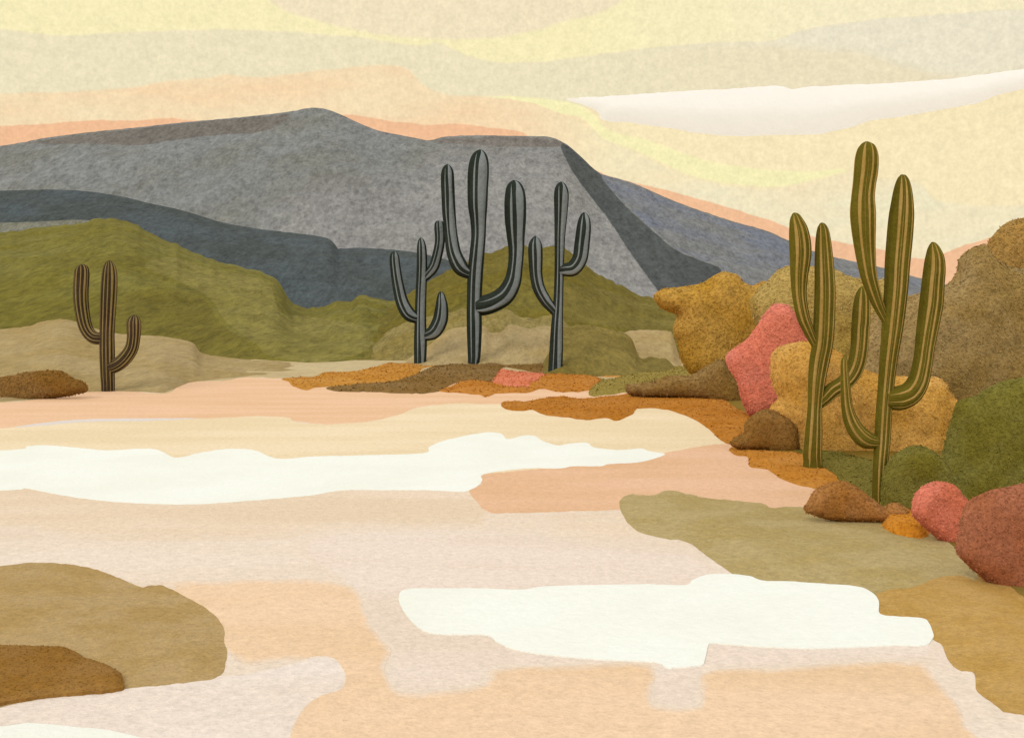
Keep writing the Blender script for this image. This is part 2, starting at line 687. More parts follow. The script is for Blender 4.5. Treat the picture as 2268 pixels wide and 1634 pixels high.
SAND_TOP = [(-900, 905), (-300, 900), (24, 890), (110, 878), (192, 867), (245, 865), (300, 867), (364, 871), (385, 864), (402, 848), (420, 844), (490, 844), (542, 836), (619, 838), (680, 840), (900, 838), (1311, 850)]
sheet('sand', SAND_TOP + [(1500, 860), (1700, 890), (2500, 900), (2900, 1100), (3000, 1750), (1134, 1800), (-900, 1750)],
      (242, 224, 202), (236, 216, 190), 'pale sand sheet covering the whole near plain', 1, step=60)
sheet('sand', SAND_TOP + [(1420, 856), (1440, 880), (1300, 897), (1110, 897), (1017, 893), (947, 899), (912, 906), (891, 916), (825, 932), (737, 939), (690, 937), (650, 932), (640, 926), (600, 922), (520, 923), (450, 927), (330, 930), (200, 930), (110, 934), (24, 948), (-300, 970), (-900, 990)],
      (243, 201, 161), (237, 193, 149), 'salmon pink sand strip along the far edge of the sand', 2, step=24)
sheet('sand', [(-900, 985), (-300, 968), (24, 947), (110, 934), (200, 930), (330, 930), (450, 927), (520, 923), (600, 922), (640, 925), (652, 933), (690, 938), (737, 939), (825, 932), (891, 916), (912, 906), (947, 899), (1017, 893), (1110, 895), (1300, 890), (1480, 895), (1600, 940), (1680, 985), (1600, 990), (1470, 1004), (1300, 1030), (1070, 1050), (600, 1060), (-900, 1060)],
      (246, 225, 186), (240, 217, 174), 'cream yellow sand strip between pink sand and the far salt pan', 3, step=26)
sheet('salt_edge', [(30, 946), (110, 934), (200, 928), (330, 926), (440, 926), (330, 932), (200, 934), (110, 941)],
      (234, 224, 214), (226, 214, 198), 'thin greyish salt line between pink and cream sand', 4, step=20, rough=0.6, cat='salt')
sheet('sand', [(-900, 1060), (600, 1060), (1060, 1070), (1080, 1100), (1120, 1134), (1380, 1126), (1420, 1150), (1500, 1200), (1330, 1203), (1200, 1182), (1050, 1173), (900, 1173), (750, 1176), (640, 1194), (400, 1200), (250, 1198), (120, 1190), (24, 1176), (-300, 1165), (-900, 1160)],
      (240, 218, 190), (234, 210, 178), 'sandy beige strip just below the far salt pan', 2, step=34, soft=((239, 220, 196), 16))
sheet('sand', [(1055, 1052), (1300, 1028), (1470, 1003), (1640, 985), (1860, 1060), (1900, 1150), (1600, 1130), (1460, 1110), (1392, 1110), (1380, 1127), (1250, 1132), (1110, 1136), (1078, 1131), (1060, 1115), (1040, 1086), (1068, 1070)],
      (239, 195, 157), (231, 185, 141), 'peach sand patch between the far salt pan and the khaki bank', 4, step=26)
sheet('sand', [(640, 1196), (750, 1176), (900, 1173), (1050, 1173), (1200, 1182), (1330, 1202), (1500, 1215), (1560, 1240), (1640, 1290), (1940, 1330), (2060, 1400), (2130, 1490), (2060, 1475), (2030, 1462), (1750, 1475), (1562, 1490), (1550, 1560), (1445, 1556), (1440, 1471), (1250, 1473), (1092, 1482), (1085, 1502), (1060, 1516), (950, 1532), (895, 1531), (866, 1515), (852, 1480), (868, 1440), (845, 1415), (815, 1375), (800, 1325), (760, 1290), (700, 1250)],
      (242, 224, 205), (236, 216, 193), 'pale mauve sand surrounding the near salt pan', 3, step=34, soft=((239, 220, 196), 9))
sheet('sand', [(340, 1297), (480, 1286), (600, 1281), (760, 1290), (800, 1325), (815, 1375), (845, 1415), (866, 1440), (851, 1480), (866, 1516), (895, 1532), (950, 1533), (1060, 1517), (1086, 1502), (1093, 1482), (1250, 1473), (1440, 1471), (1444, 1556), (1550, 1562), (1560, 1490), (1750, 1476), (2030, 1462), (2056, 1480), (2090, 1520), (2120, 1560), (2140, 1610), (2160, 1750), (600, 1750), (640, 1600), (690, 1540), (720, 1480), (640, 1460), (540, 1470), (460, 1400)],
      (244, 211, 173), (238, 203, 161), 'peach orange sand across the bottom of the near plain', 4, step=34, soft=((239, 220, 196), 8))
sheet('sand', [(-400, 1590), (24, 1545), (150, 1530), (280, 1516), (400, 1508), (490, 1496), (560, 1487), (640, 1470), (700, 1452), (740, 1458), (760, 1480), (766, 1500), (755, 1525), (700, 1545), (665, 1580), (640, 1640), (620, 1760), (-400, 1760)],
      (243, 228, 212), (237, 220, 200), 'pale pinkish tongue of sand in front of the khaki mound', 5, step=34, soft=((239, 220, 196), 3))
SALT = dict(grain=0.05, mott=1.6, up=True, bump=0.30, amt=0.03)
salt = material('salt crust', (249, 250, 236), (246, 246, 230), **SALT)
sheet('salt_pan', [(-900, 1040), (-300, 1012), (24, 996), (60, 988), (105, 986), (180, 992), (240, 997), (310, 993), (350, 996), (390, 1013), (440, 1003), (500, 994), (560, 996), (600, 1012), (630, 1016), (700, 1010), (800, 1008), (937, 1003), (950, 990), (985, 975), (1040, 963), (1080, 957), (1110, 960), (1125, 972), (1160, 964), (1185, 965), (1200, 975), (1235, 986), (1260, 982), (1300, 980), (1315, 990), (1370, 996), (1420, 993), (1440, 999), (1472, 1005), (1450, 1015), (1410, 1024), (1350, 1027), (1330, 1032), (1270, 1032), (1240, 1037), (1160, 1037), (1073, 1049), (1068, 1065), (1050, 1080), (1020, 1088), (937, 1085), (850, 1085), (760, 1085), (700, 1095), (620, 1103), (530, 1110), (440, 1116), (330, 1115), (220, 1108), (130, 1095), (50, 1080), (24, 1085), (-300, 1092), (-900, 1100)],
      None, None, 'long white salt pan stretching in from the left side', 6, rough=0.7, cat='salt pan', mat=salt)
W2 = [(883, 1324), (889, 1308), (910, 1303), (938, 1302), (1064, 1302), (1157, 1305), (1203, 1298), (1296, 1295), (1436, 1293), (1517, 1295), (1536, 1282), (1568, 1272), (1615, 1270), (1661, 1275), (1689, 1285), (1755, 1287), (1829, 1292), (1894, 1297), (1927, 1308), (1946, 1329), (1949, 1358), (1987, 1364), (2043, 1368), (2057, 1378), (2067, 1403), (2064, 1415), (2048, 1427), (1987, 1427), (1894, 1431), (1801, 1434), (1708, 1431), (1638, 1427), (1577, 1423), (1568, 1431), (1561, 1459), (1552, 1471), (1498, 1476), (1474, 1476), (1450, 1464), (1343, 1459), (1250, 1452), (1180, 1444), (1133, 1434), (1101, 1420), (1078, 1405), (1017, 1403), (961, 1401), (928, 1389), (900, 1361), (887, 1338)]
sheet('salt_pan', W2, None, None, 'near white salt pan reaching the ochre bank on the right', 24, rough=0.7, cat='salt pan', mat=salt)
sheet('salt_pan', [(-200, 1630), (20, 1606), (60, 1600), (110, 1603), (170, 1609), (250, 1618), (330, 1650), (200, 1720), (-200, 1720)],
      None, None, 'small white salt patch at the bottom left corner', 7, rough=0.7, cat='salt pan', mat=salt)

sheet('bank_earth', [(1480, 845), (1560, 885), (1625, 905), (1650, 938), (1640, 990), (1700, 1012), (1790, 1042), (1830, 1070), (1860, 1120), (1960, 1140), (2030, 1150), (2100, 1200), (2300, 1340), (2700, 1500), (3200, 1100), (2700, 850)],
      (144, 119, 54), (136, 109, 38), 'ochre and green earth under the bushes of the right bank', 9, step=34, cat='earth')

# ------------------------------------------------------------------ mountains and far hills
M1 = [(-500, 400), (-200, 355), (24, 320), (100, 306), (200, 293), (300, 283), (400, 272), (500, 263), (600, 253), (650, 246), (680, 240), (700, 239), (725, 243), (750, 252), (800, 275), (840, 290), (900, 302), (950, 311), (975, 305), (1000, 302), (1060, 300), (1120, 301), (1180, 302), (1215, 303), (1240, 312), (1262, 325), (1290, 350), (1330, 384), (1400, 405), (1500, 448), (1600, 483), (1640, 495), (1700, 512), (1740, 530), (1800, 556), (1850, 570), (1950, 592), (2000, 606), (2100, 632), (2200, 655), (2400, 690), (2700, 690)]
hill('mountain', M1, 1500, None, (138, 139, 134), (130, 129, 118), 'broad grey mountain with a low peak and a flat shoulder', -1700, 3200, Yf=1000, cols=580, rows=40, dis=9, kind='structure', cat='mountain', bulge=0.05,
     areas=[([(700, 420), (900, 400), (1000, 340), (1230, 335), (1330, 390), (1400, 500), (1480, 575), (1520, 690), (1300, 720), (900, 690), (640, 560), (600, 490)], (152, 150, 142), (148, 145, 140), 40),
            ([(1237, 309), (1250, 318), (1262, 326), (1290, 351), (1330, 386), (1365, 435), (1400, 470), (1450, 515), (1500, 555), (1560, 580), (1600, 598), (1610, 640), (1570, 690), (1500, 690), (1455, 640), (1435, 615), (1400, 565), (1350, 490), (1300, 425), (1268, 380), (1250, 345), (1240, 320)], (82, 86, 83), (90, 93, 89)),  # dark side face of the mountain: its shade put into the colour
            ([(1332, 388), (1400, 408), (1500, 451), (1600, 486), (1700, 515), (1800, 559), (1950, 595), (2100, 636), (2200, 660), (2200, 700), (1610, 700), (1600, 597), (1560, 579), (1500, 553), (1450, 512), (1400, 468), (1366, 433)], (132, 132, 128), (124, 128, 136)),
            ([(60, 318), (150, 303), (300, 286), (450, 270), (600, 256), (640, 252), (630, 270), (580, 292), (480, 300), (380, 312), (300, 322), (200, 318), (120, 320)], (120, 114, 104), (126, 119, 109)),
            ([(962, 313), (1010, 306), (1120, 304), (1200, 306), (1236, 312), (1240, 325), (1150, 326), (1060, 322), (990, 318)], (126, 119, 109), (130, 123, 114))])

hill('foothill', [(-500, 440), (-80, 425), (24, 422), (100, 420), (170, 422), (240, 430), (290, 440), (330, 450), (400, 465), (450, 480), (490, 492), (560, 505), (640, 515), (700, 522), (728, 529), (742, 541), (748, 551), (800, 549), (900, 556), (960, 568), (1000, 580), (1060, 620), (1150, 690)], 650, None,
              (85, 93, 93), (79, 85, 81), 'dark slate blue foothill in front of the grey mountain', -1500, 1150, Yf=480, cols=350, dis=2.5)
hill('foothill', [(-300, 500), (24, 493), (100, 490), (170, 487), (220, 492), (300, 520), (360, 560)], 430, None, (136, 135, 120), (128, 125, 104), 'thin grey green rise behind the olive hill', -1500, 360, Yf=380, cols=160, dis=0.5)
FOOT_GREEN = [(-400, 800), (24, 790), (300, 790), (430, 792), (540, 800), (565, 797), (600, 800), (680, 806), (740, 804), (800, 798), (870, 788), (930, 775), (980, 770), (1500, 770)]
hill('hill', [(-400, 560), (-80, 520), (24, 515), (70, 507), (130, 500), (190, 495), (215, 487), (250, 488), (285, 492), (320, 510), (360, 530), (400, 548), (450, 568), (500, 585), (560, 600), (600, 612), (620, 628), (634, 652), (648, 672), (672, 683), (705, 682), (740, 672), (780, 668), (808, 656), (825, 662), (850, 668), (900, 668), (960, 690), (1010, 720)], 150, FOOT_GREEN,
              (130, 122, 56), (122, 112, 40), 'olive green hill on the left sloping down to the middle', -1500, 1010, scallop=8, cols=420, rows=44, dis=0.5,
     areas=[([(-100, 735), (24, 722), (120, 700), (200, 700), (290, 650), (380, 642), (455, 668), (490, 718), (555, 760), (572, 780), (562, 799), (470, 800), (430, 800), (200, 790), (-100, 790)], (116, 104, 36), (120, 109, 42)),
            ([(320, 590), (380, 570), (480, 600), (590, 625), (620, 690), (680, 700), (800, 720), (830, 760), (760, 795), (660, 798), (590, 785), (570, 765), (500, 712), (465, 660), (400, 625)], (142, 131, 66), (134, 123, 56))])
# middle hill behind the three tall cacti
hill('hill', [(790, 720), (850, 690), (880, 668), (920, 642), (960, 618), (1000, 597), (1030, 584), (1060, 573), (1100, 558), (1130, 548), (1160, 549), (1190, 552), (1220, 546), (1250, 552), (1275, 570), (1300, 590), (1340, 618), (1390, 643), (1420, 656), (1460, 664), (1500, 674), (1560, 700), (1600, 720)], 110, [(790, 800), (1600, 790)],
              (124, 112, 46), (116, 102, 30), 'olive hill rising behind the three tall cacti', 790, 1600, scallop=12, cols=160, rows=40, dis=0.35,
     areas=[([(1240, 640), (1330, 640), (1420, 668), (1500, 690), (1505, 720), (1480, 735), (1390, 728), (1300, 715), (1240, 705)], (132, 118, 52), (120, 106, 42))])
hill('hill', [(800, 800), (830, 765), (870, 728), (930, 706), (1000, 692), (1060, 686), (1130, 688), (1146, 704), (1190, 706), (1235, 700), (1270, 735), (1320, 800)], 66, [(800, 800), (1320, 800)],
     (152, 135, 78), (144, 125, 62), 'pale olive low rise at the foot of the middle hill', 800, 1320, scallop=12, cols=90, rows=22, dis=0.05)

# dunes
hill('dune', [(-400, 760), (24, 727), (80, 715), (130, 707), (160, 710), (200, 724), (250, 737), (300, 742), (360, 745), (425, 758), (440, 776), (460, 785), (545, 796), (600, 799), (680, 806), (760, 812)], 54,
     [(-400, 905), (24, 893), (180, 872), (260, 870), (364, 874), (420, 850), (560, 840), (760, 836)],
     (184, 160, 110), (176, 150, 94), 'long beige dune behind the small cactus on the left', -1500, 760, cols=310, rows=26, dis=0.06, bulge=0.06, amt=0.2)
hill('dune', [(880, 806), (930, 778), (958, 758), (985, 736), (1010, 726), (1070, 722), (1085, 736), (1110, 735), (1130, 719), (1170, 727), (1210, 722), (1250, 737), (1280, 800)], 57,
     [(880, 812), (1280, 812)], (194, 170, 120), (186, 160, 104), 'beige dune between the tall cacti', 880, 1280, cols=80, rows=18, dis=0.03, bulge=0.05, amt=0.2)
hill('dune', [(1340, 800), (1370, 750), (1385, 736), (1410, 731), (1480, 733), (1492, 748), (1503, 785), (1520, 812)], 56,
     [(1340, 815), (1520, 815)], (190, 165, 116), (182, 155, 100), 'small beige sand bank right of the tall cacti', 1340, 1520, cols=50, rows=16, dis=0.03, bulge=0.05, amt=0.2)

# ------------------------------------------------------------------ shrubs at the foot of the hills
hill('hill', [(1200, 800), (1222, 765), (1235, 736), (1255, 725), (1300, 720), (1350, 730), (1390, 742), (1405, 760), (1420, 785), (1450, 782), (1480, 790), (1505, 810), (1540, 826)], 54, [(1200, 836), (1540, 836)],
     (142, 124, 60), (132, 114, 50), 'pale olive rise right of the tall cacti', 1200, 1540, scallop=8, cols=90, rows=22, dis=0.05)
mound([(1318, 838), (1345, 840), (1385, 828), (1420, 812), (1470, 806), (1520, 812), (1560, 815), (1560, 850), (1440, 862), (1390, 868), (1340, 876), (1304, 874)],
      (138, 120, 56), (130, 112, 48), 'olive green scrub beside the dull brown shrub', h=0.08, layer=6)
mound([(622, 838), (660, 836), (700, 834), (720, 825), (770, 823), (820, 815), (860, 804), (920, 805), (960, 795), (990, 795), (998, 800), (985, 808), (940, 815), (920, 830), (870, 845), (800, 850), (740, 855), (700, 858), (680, 864), (650, 855), (640, 845)],
      (186, 131, 56), (178, 121, 40), 'orange low scrub under the leftmost tall cactus', h=0.10)
mound([(725, 857), (800, 849), (870, 844), (920, 828), (990, 802), (1060, 800), (1080, 795), (1110, 790), (1150, 795), (1200, 795), (1232, 800), (1222, 830), (1160, 820), (1115, 815), (1104, 835), (1082, 850), (1040, 843), (1000, 852), (960, 870), (880, 871), (820, 867), (740, 866)],
      (128, 99, 56), (120, 89, 40), 'brown low scrub under the middle tall cactus', h=0.10, layer=5)
mound([(1098, 808), (1112, 816), (1150, 822), (1210, 828), (1228, 846), (1190, 856), (1165, 862), (1120, 856), (1085, 846), (1102, 825)],
      (204, 120, 88), (196, 110, 72), 'small coral pink scrub between the middle and right tall cacti', h=0.08, layer=6)
mound([(1245, 812), (1300, 803), (1330, 801), (1352, 810), (1390, 825), (1370, 835), (1330, 834), (1290, 832), (1250, 828)],
      (188, 135, 66), (180, 125, 50), 'light orange scrub right of the tall cacti', h=0.10, layer=5)
mound([(958, 862), (975, 857), (1000, 855), (1030, 843), (1060, 842), (1100, 848), (1150, 856), (1172, 845), (1200, 830), (1250, 822), (1300, 828), (1330, 838), (1338, 845), (1325, 858), (1290, 867), (1240, 868), (1200, 862), (1165, 870), (1105, 871), (1080, 879), (1060, 875), (1020, 870), (985, 868)],
      (182, 121, 50), (174, 111, 34), 'orange scrub in front of the rightmost tall cactus', h=0.10, layer=7)
shrub([(1385, 862), (1392, 852), (1440, 845), (1480, 832), (1530, 830), (1560, 812), (1600, 795), (1612, 815), (1632, 850), (1642, 890), (1650, 912), (1630, 915), (1605, 900), (1560, 890), (1475, 882), (1400, 876)], 31, 0.8,
      (128, 99, 56), (120, 89, 40), 'dull brown shrub left of the tall pink shrub')
mound([(1110, 895), (1118, 889), (1160, 888), (1200, 882), (1240, 877), (1290, 882), (1350, 876), (1400, 872), (1475, 872), (1560, 876), (1605, 885), (1630, 905), (1655, 915), (1670, 935), (1655, 950), (1645, 965), (1630, 985), (1605, 980), (1590, 970), (1575, 955), (1540, 930), (1480, 908), (1417, 904), (1400, 918), (1365, 932), (1340, 925), (1300, 930), (1260, 925), (1210, 920), (1180, 908), (1150, 911), (1115, 903)],
      (182, 120, 46), (174, 110, 30), 'long rust orange scrub strip curving along the sand edge', h=0.09, layer=7)

# big bushes of the right bank, far to near
shrub([(1448, 655), (1470, 640), (1500, 636), (1550, 628), (1578, 612), (1600, 602), (1628, 606), (1648, 625), (1668, 632), (1700, 622), (1760, 640), (1790, 700), (1760, 780), (1640, 860), (1560, 850), (1515, 812), (1502, 765), (1490, 730), (1498, 700), (1480, 690), (1462, 680)], 36, 1.6,
      (160, 122, 54), (152, 112, 38), 'ochre bush with rounded top below the shade painted on the mountain')
shrub([(1660, 680), (1680, 640), (1700, 622), (1722, 600), (1750, 588), (1800, 590), (1850, 597), (1880, 612), (1930, 620), (1970, 625), (1990, 700), (1960, 780), (1880, 830), (1780, 830), (1700, 760)], 33, 1.6,
      (162, 135, 74), (154, 125, 58), 'khaki bush behind the left of the two big cacti')
shrub([(2170, 600), (2186, 540), (2206, 514), (2225, 496), (2248, 486), (2300, 478), (2400, 490), (2420, 700), (2240, 720), (2190, 660)], 30, 1.2,
      (141, 108, 56), (135, 100, 44), 'tall ochre bush topping the right edge of the bank')
shrub([(1850, 860), (1880, 790), (1900, 730), (1940, 688), (2000, 660), (2060, 642), (2092, 634), (2110, 616), (2120, 600), (2123, 578), (2136, 560), (2160, 546), (2185, 543), (2200, 568), (2240, 592), (2300, 600), (2420, 640), (2440, 960), (2200, 960), (2100, 930), (1950, 920)], 25, 1.7,
      (142, 117, 74), (134, 107, 58), 'huge grey brown bush filling the right edge behind the cacti')
shrub([(1720, 673), (1745, 676), (1765, 700), (1785, 740), (1800, 770), (1780, 800), (1760, 860), (1740, 895), (1715, 905), (1695, 922), (1668, 926), (1650, 905), (1640, 880), (1630, 840), (1615, 820), (1606, 795), (1620, 775), (1660, 745), (1680, 715), (1700, 685)], 26, 0.5,
      (201, 118, 98), (193, 108, 82), 'tall coral pink shrub left of the two big cacti')
shrub([(1706, 802), (1714, 777), (1740, 763), (1790, 756), (1850, 775), (1900, 812), (1960, 832), (2060, 834), (2090, 842), (2105, 870), (2120, 892), (2112, 930), (2110, 1000), (2080, 1060), (1950, 1070), (1850, 1050), (1770, 1020), (1750, 960), (1705, 912), (1722, 882), (1709, 850)], 20, 1.0,
      (186, 141, 72), (178, 131, 56), 'broad ochre bush behind the stems of the two big cacti')
shrub([(1618, 985), (1626, 970), (1645, 960), (1650, 937), (1665, 921), (1690, 908), (1712, 907), (1735, 918), (1755, 925), (1768, 945), (1766, 965), (1771, 990), (1760, 1006), (1700, 1003), (1640, 996)], 19.8, 0.35,
      (126, 91, 46), (118, 81, 30), 'small dark brown shrub left of the big cacti')
mound([(1762, 992), (1790, 998), (1850, 1000), (1900, 1012), (1975, 1040), (1990, 1130), (1940, 1130), (1900, 1095), (1850, 1058), (1800, 1028)],
      (116, 104, 42), (108, 98, 36), 'low green scrub between the feet of the two big cacti', h=0.10, layer=12, leaf=4.5, dens=0.9)
shrub([(2085, 1010), (2097, 960), (2110, 915), (2122, 888), (2160, 876), (2200, 852), (2244, 840), (2330, 832), (2420, 900), (2420, 1180), (2200, 1180), (2080, 1140), (2070, 1060)], 14.6, 0.8,
      (114, 106, 50), (106, 96, 34), 'large green bush at the right edge')
shrub([(1950, 1110), (1955, 1050), (1970, 1018), (1992, 1000), (2020, 987), (2052, 990), (2080, 1008), (2110, 1050), (2120, 1110), (2080, 1170), (2020, 1180), (1960, 1150)], 13.6, 0.4,
      (111, 102, 46), (103, 92, 30), 'round green bush at the foot of the right big cactus')
mound([(1620, 990), (1700, 998), (1760, 1002), (1782, 1006), (1800, 1024), (1830, 1034), (1850, 1050), (1864, 1064), (1820, 1082), (1780, 1076), (1735, 1062), (1700, 1040), (1660, 1033), (1655, 1012), (1625, 1006)],
      (178, 121, 52), (170, 111, 36), 'orange scrub at the foot of the left big cactus', h=0.07, layer=8, leaf=5)
shrub([(1780, 1128), (1788, 1110), (1800, 1090), (1815, 1078), (1840, 1068), (1870, 1066), (1900, 1080), (1935, 1106), (1955, 1122), (1972, 1113), (1995, 1116), (2012, 1132), (2000, 1160), (1960, 1160), (1900, 1158), (1850, 1154), (1800, 1140)], 12.9, 0.25,
      (144, 99, 54), (136, 89, 38), 'rusty brown shrub at the foot of the right big cactus')
shrub([(2018, 1130), (2028, 1092), (2050, 1073), (2080, 1065), (2112, 1073), (2135, 1098), (2150, 1120), (2160, 1180), (2140, 1232), (2118, 1230), (2085, 1200), (2050, 1170), (2028, 1150)], 11.9, 0.3,
      (194, 111, 86), (186, 101, 70), 'coral pink shrub between green bush and red brown bush')
mound([(1953, 1157), (1965, 1141), (2000, 1130), (2022, 1131), (2036, 1150), (2056, 1166), (2054, 1186), (2035, 1195), (1990, 1192), (1960, 1177)],
      (186, 123, 44), (178, 113, 28), 'small bright orange scrub in front of the pink shrub', h=0.10, layer=16, dens=0.8)
mound([(1372, 1119), (1376, 1105), (1390, 1096), (1413, 1095), (1446, 1096), (1478, 1086), (1530, 1094), (1568, 1103), (1685, 1114), (1708, 1124), (1755, 1122), (1850, 1126), (1960, 1140), (2060, 1180), (2120, 1215), (2180, 1260), (2180, 1320), (2099, 1300), (2020, 1315), (1940, 1325), (1880, 1310), (1755, 1300), (1660, 1288), (1619, 1268), (1568, 1231), (1522, 1200), (1474, 1192), (1427, 1182), (1399, 1166), (1380, 1142)],
      (189, 168, 116), (181, 158, 100), 'khaki bank of dry grass below the orange shrubs', h=0.05, dens=0, name='grass_bank', cat='grass bank', kind='structure', layer=5, amt=0.2, bump=0.9)
mound([(1920, 1312), (1964, 1282), (2020, 1278), (2043, 1254), (2099, 1236), (2125, 1222), (2170, 1235), (2240, 1285), (2330, 1360), (2440, 1440), (2500, 1600), (2400, 1600), (2244, 1578), (2220, 1573), (2197, 1555), (2174, 1538), (2162, 1525), (2157, 1490), (2123, 1483), (2099, 1459), (2085, 1427), (2064, 1413), (2050, 1385), (1960, 1375), (1935, 1350)],
      (200, 161, 94), (192, 151, 78), 'ochre bank right of the near salt pan', h=0.03, dens=0, name='grass_bank', cat='grass bank', kind='structure', layer=6, amt=0.2, bump=0.9)
shrub([(2120, 1226), (2122, 1180), (2128, 1142), (2145, 1110), (2180, 1090), (2244, 1075), (2330, 1065), (2440, 1100), (2460, 1500), (2330, 1420), (2244, 1345), (2180, 1284)], 10.0, 0.35,
      (145, 89, 61), (139, 81, 49), 'red brown bush at the lower right edge', leaf=4.5)

# mounds of the left side
shrub([(-140, 850), (-40, 838), (24, 832), (50, 825), (95, 821), (130, 820), (152, 829), (165, 838), (186, 845), (194, 860), (186, 870), (110, 884), (24, 897), (-140, 910)], 31.5, 0.5,
      (124, 91, 48), (116, 81, 32), 'low brown bush at the left edge beside the small cactus', step=11)
mound([(-220, 1290), (-100, 1262), (24, 1251), (60, 1246), (116, 1246), (163, 1250), (200, 1257), (242, 1271), (280, 1287), (314, 1300), (335, 1295), (359, 1297), (387, 1308), (419, 1326), (457, 1347), (485, 1373), (496, 1394), (497, 1422), (503, 1440), (499, 1469), (494, 1487), (475, 1502), (419, 1510), (349, 1518), (275, 1524), (100, 1545), (-220, 1580)],
      (188, 159, 108), (180, 149, 92), 'large khaki bank of dry grass at the lower left edge', h=0.025, dens=0, name='grass_bank', cat='grass bank', kind='structure', layer=6, amt=0.2, bump=0.9)
mound([(-200, 1440), (23, 1428), (70, 1430), (130, 1431), (160, 1438), (190, 1455), (230, 1468), (262, 1485), (274, 1505), (268, 1522), (200, 1530), (100, 1538), (24, 1550), (-200, 1585)],
      (138, 101, 50), (130, 91, 34), 'dark brown scrub on the khaki bank at the lower left edge', h=0.05, leaf=4, layer=52)


# ------------------------------------------------------------------ cacti
def z4(p):
    return (832.7 + p[0] * .3398, 301.3 + p[1] * .3398, p[2] * .3398)


def z5(p):
    return (1712.9 + p[0] * .2912, 293.4 + p[1] * .2912, p[2] * .2912)


def z6(p):
    return (1712.9 + p[0] * .2912, 713.7 + p[1] * .2912, p[2] * .2912)


def z7(p):
    return (118.95 + p[0] * .2039, 555.1 + p[1] * .2039, p[2] * .2039)


def limb(pts, Y, root, name, mats, stripes, nribs=9, depth=0.0, bury=True):
    """One stem of a cactus: ribbed tube along its centre line, rounded tip, pale and dark ribs."""
    k = Y / F
    P = catmull([np.array(p, float) for p in pts], 8, False)
    P = [p for p in P]
    cs = [at(p[0], p[1], Y) for p in P]
    rs = [max(p[2], 0.5) * 0.5 * k for p in P]
    n = len(cs)
    for i in range(n):
        cs[i] = cs[i] + Vector((0, depth * math.sin(math.pi * 0.5 * i / n), 0))
    seg = 48
    verts, faces, mi = [], [], []

    def frame(i):
        t = cs[min(i + 1, n - 1)] - cs[max(i - 1, 0)]
        t.y = 0
        t.normalize()
        return t, Vector((t.z, 0, -t.x))
    ph = random.uniform(0, 6.28)

    def surf(i, th, lift=0.0):
        t, nn = frame(i)
        rr = rs[i] * (1 + 0.03 * math.cos(nribs * th + ph) - 0.02 + lift)
        return cs[i] + (nn * math.cos(th) + Vector((0, -1, 0)) * math.sin(th)) * rr
    for i in range(n):
        for s in range(seg):
            verts.append(surf(i, 2 * math.pi * s / seg))
    for i in range(n - 1):
        for s in range(seg):
            a, b = i * seg + s, i * seg + (s + 1) % seg
            faces.append((a, b, b + seg, a + seg))
            mi.append(0)
    tip = len(verts)
    verts.append(cs[-1])
    for s in range(seg):
        faces.append(((n - 1) * seg + s, (n - 1) * seg + (s + 1) % seg, tip))
        mi.append(0)
    # pale ribs: raised strips running up the stem, swelling and thinning out
    for (th0, hw, t0, t1) in stripes:
        i0, i1 = int(t0 * (n - 1)), int(t1 * (n - 1))
        if i1 - i0 < 3:
            continue
        base = len(verts)
        w5 = 7
        s0 = random.uniform(0, 50)
        for i in range(i0, i1 + 1):
            u = (i - i0) / (i1 - i0)
            env = min(1.0, u / 0.25) ** 0.7 * min(1.0, (1 - u) / 0.20) ** 0.6
            wv = hw * (env * (0.85 + 0.45 * noise.noise(Vector((u * 3.5, s0, 0)))) + 0.02)
            thc = th0 + 0.10 * noise.noise(Vector((u * 2.0, s0 + 9, 0)))
            for q in range(w5):
                f = q / (w5 - 1) * 2 - 1
                verts.append(surf(i, thc + f * wv, 0.045 * (1 - f * f) + 0.006 - 0.02 * (abs(f) == 1)))
        for i in range(i1 - i0):
            for q in range(w5 - 1):
                a = base + i * w5 + q
                faces.append((a, a + 1, a + 1 + w5, a + w5))
                mi.append(1)
    o = link(name, verts, faces, mats, parent=root, origin=cs[0], mi=mi)
    return o


def cactus(loc_px, trunk, arms, conv, label, mats, st, group, Y=None, nribs=9):
    b = conv(trunk[0]) if callable(conv) else trunk[0]
    Y = Y or 6080.0 / (b[1] - HZ)
    root = bpy.data.objects.new('saguaro_cactus', None)
    C.objects.link(root)
    root.location = (at(b[0], b[1], Y).x, Y, 0)
    tag(root, label, 'cactus', group)
    limb(trunk, Y, root, 'trunk', mats, st('trunk'), nribs)
    for a in arms:
        limb(a, Y, root, 'arm', mats, st('arm'), nribs, depth=random.uniform(-0.06, 0.06))
    return root


def J(p, c):
    return [c(q) for q in p]


def around(front, back):
    return front + back


def st_olive(kind):
    j = lambda s: random.uniform(-s, s)
    f = [(2.10 + j(.08), .20, .02, .93), (1.38 + j(.08), .13, .0, .96), (.80 + j(.08), .11, .04, .85), (1.74 + j(.05), .028, .2, .8)]
    bk = [(3.6 + j(.1), .13, .03, .9), (4.2 + j(.1), .10, .05, .93), (4.8 + j(.1), .15, .0, .9), (5.5 + j(.1), .1, .05, .85)]
    return f + bk


def st_slate(kind):
    j = lambda s: random.uniform(-s, s)
    f = [(1.12 + j(.10), .51, .0, .97), (1.95 + j(.05), .13, .02, .88)]
    bk = [(3.7, .4, .0, 1.0), (4.6, .25, .0, .9), (5.4, .35, .0, .95)]
    return f + bk


def st_brown(kind):
    j = lambda s: random.uniform(-s, s)
    f = [(1.95 + j(.06), .13, .0, .97), (1.35 + j(.05), .10, .0, .97), (.82 + j(.05), .17, .0, .95), (.28, .16, .0, .92), (2.45, .05, .0, .8)]
    bk = [(3.6, .14, .0, .95), (4.1, .12, .0, .95), (4.7, .14, .0, .95), (5.3, .14, .0, .95)]
    return f + bk


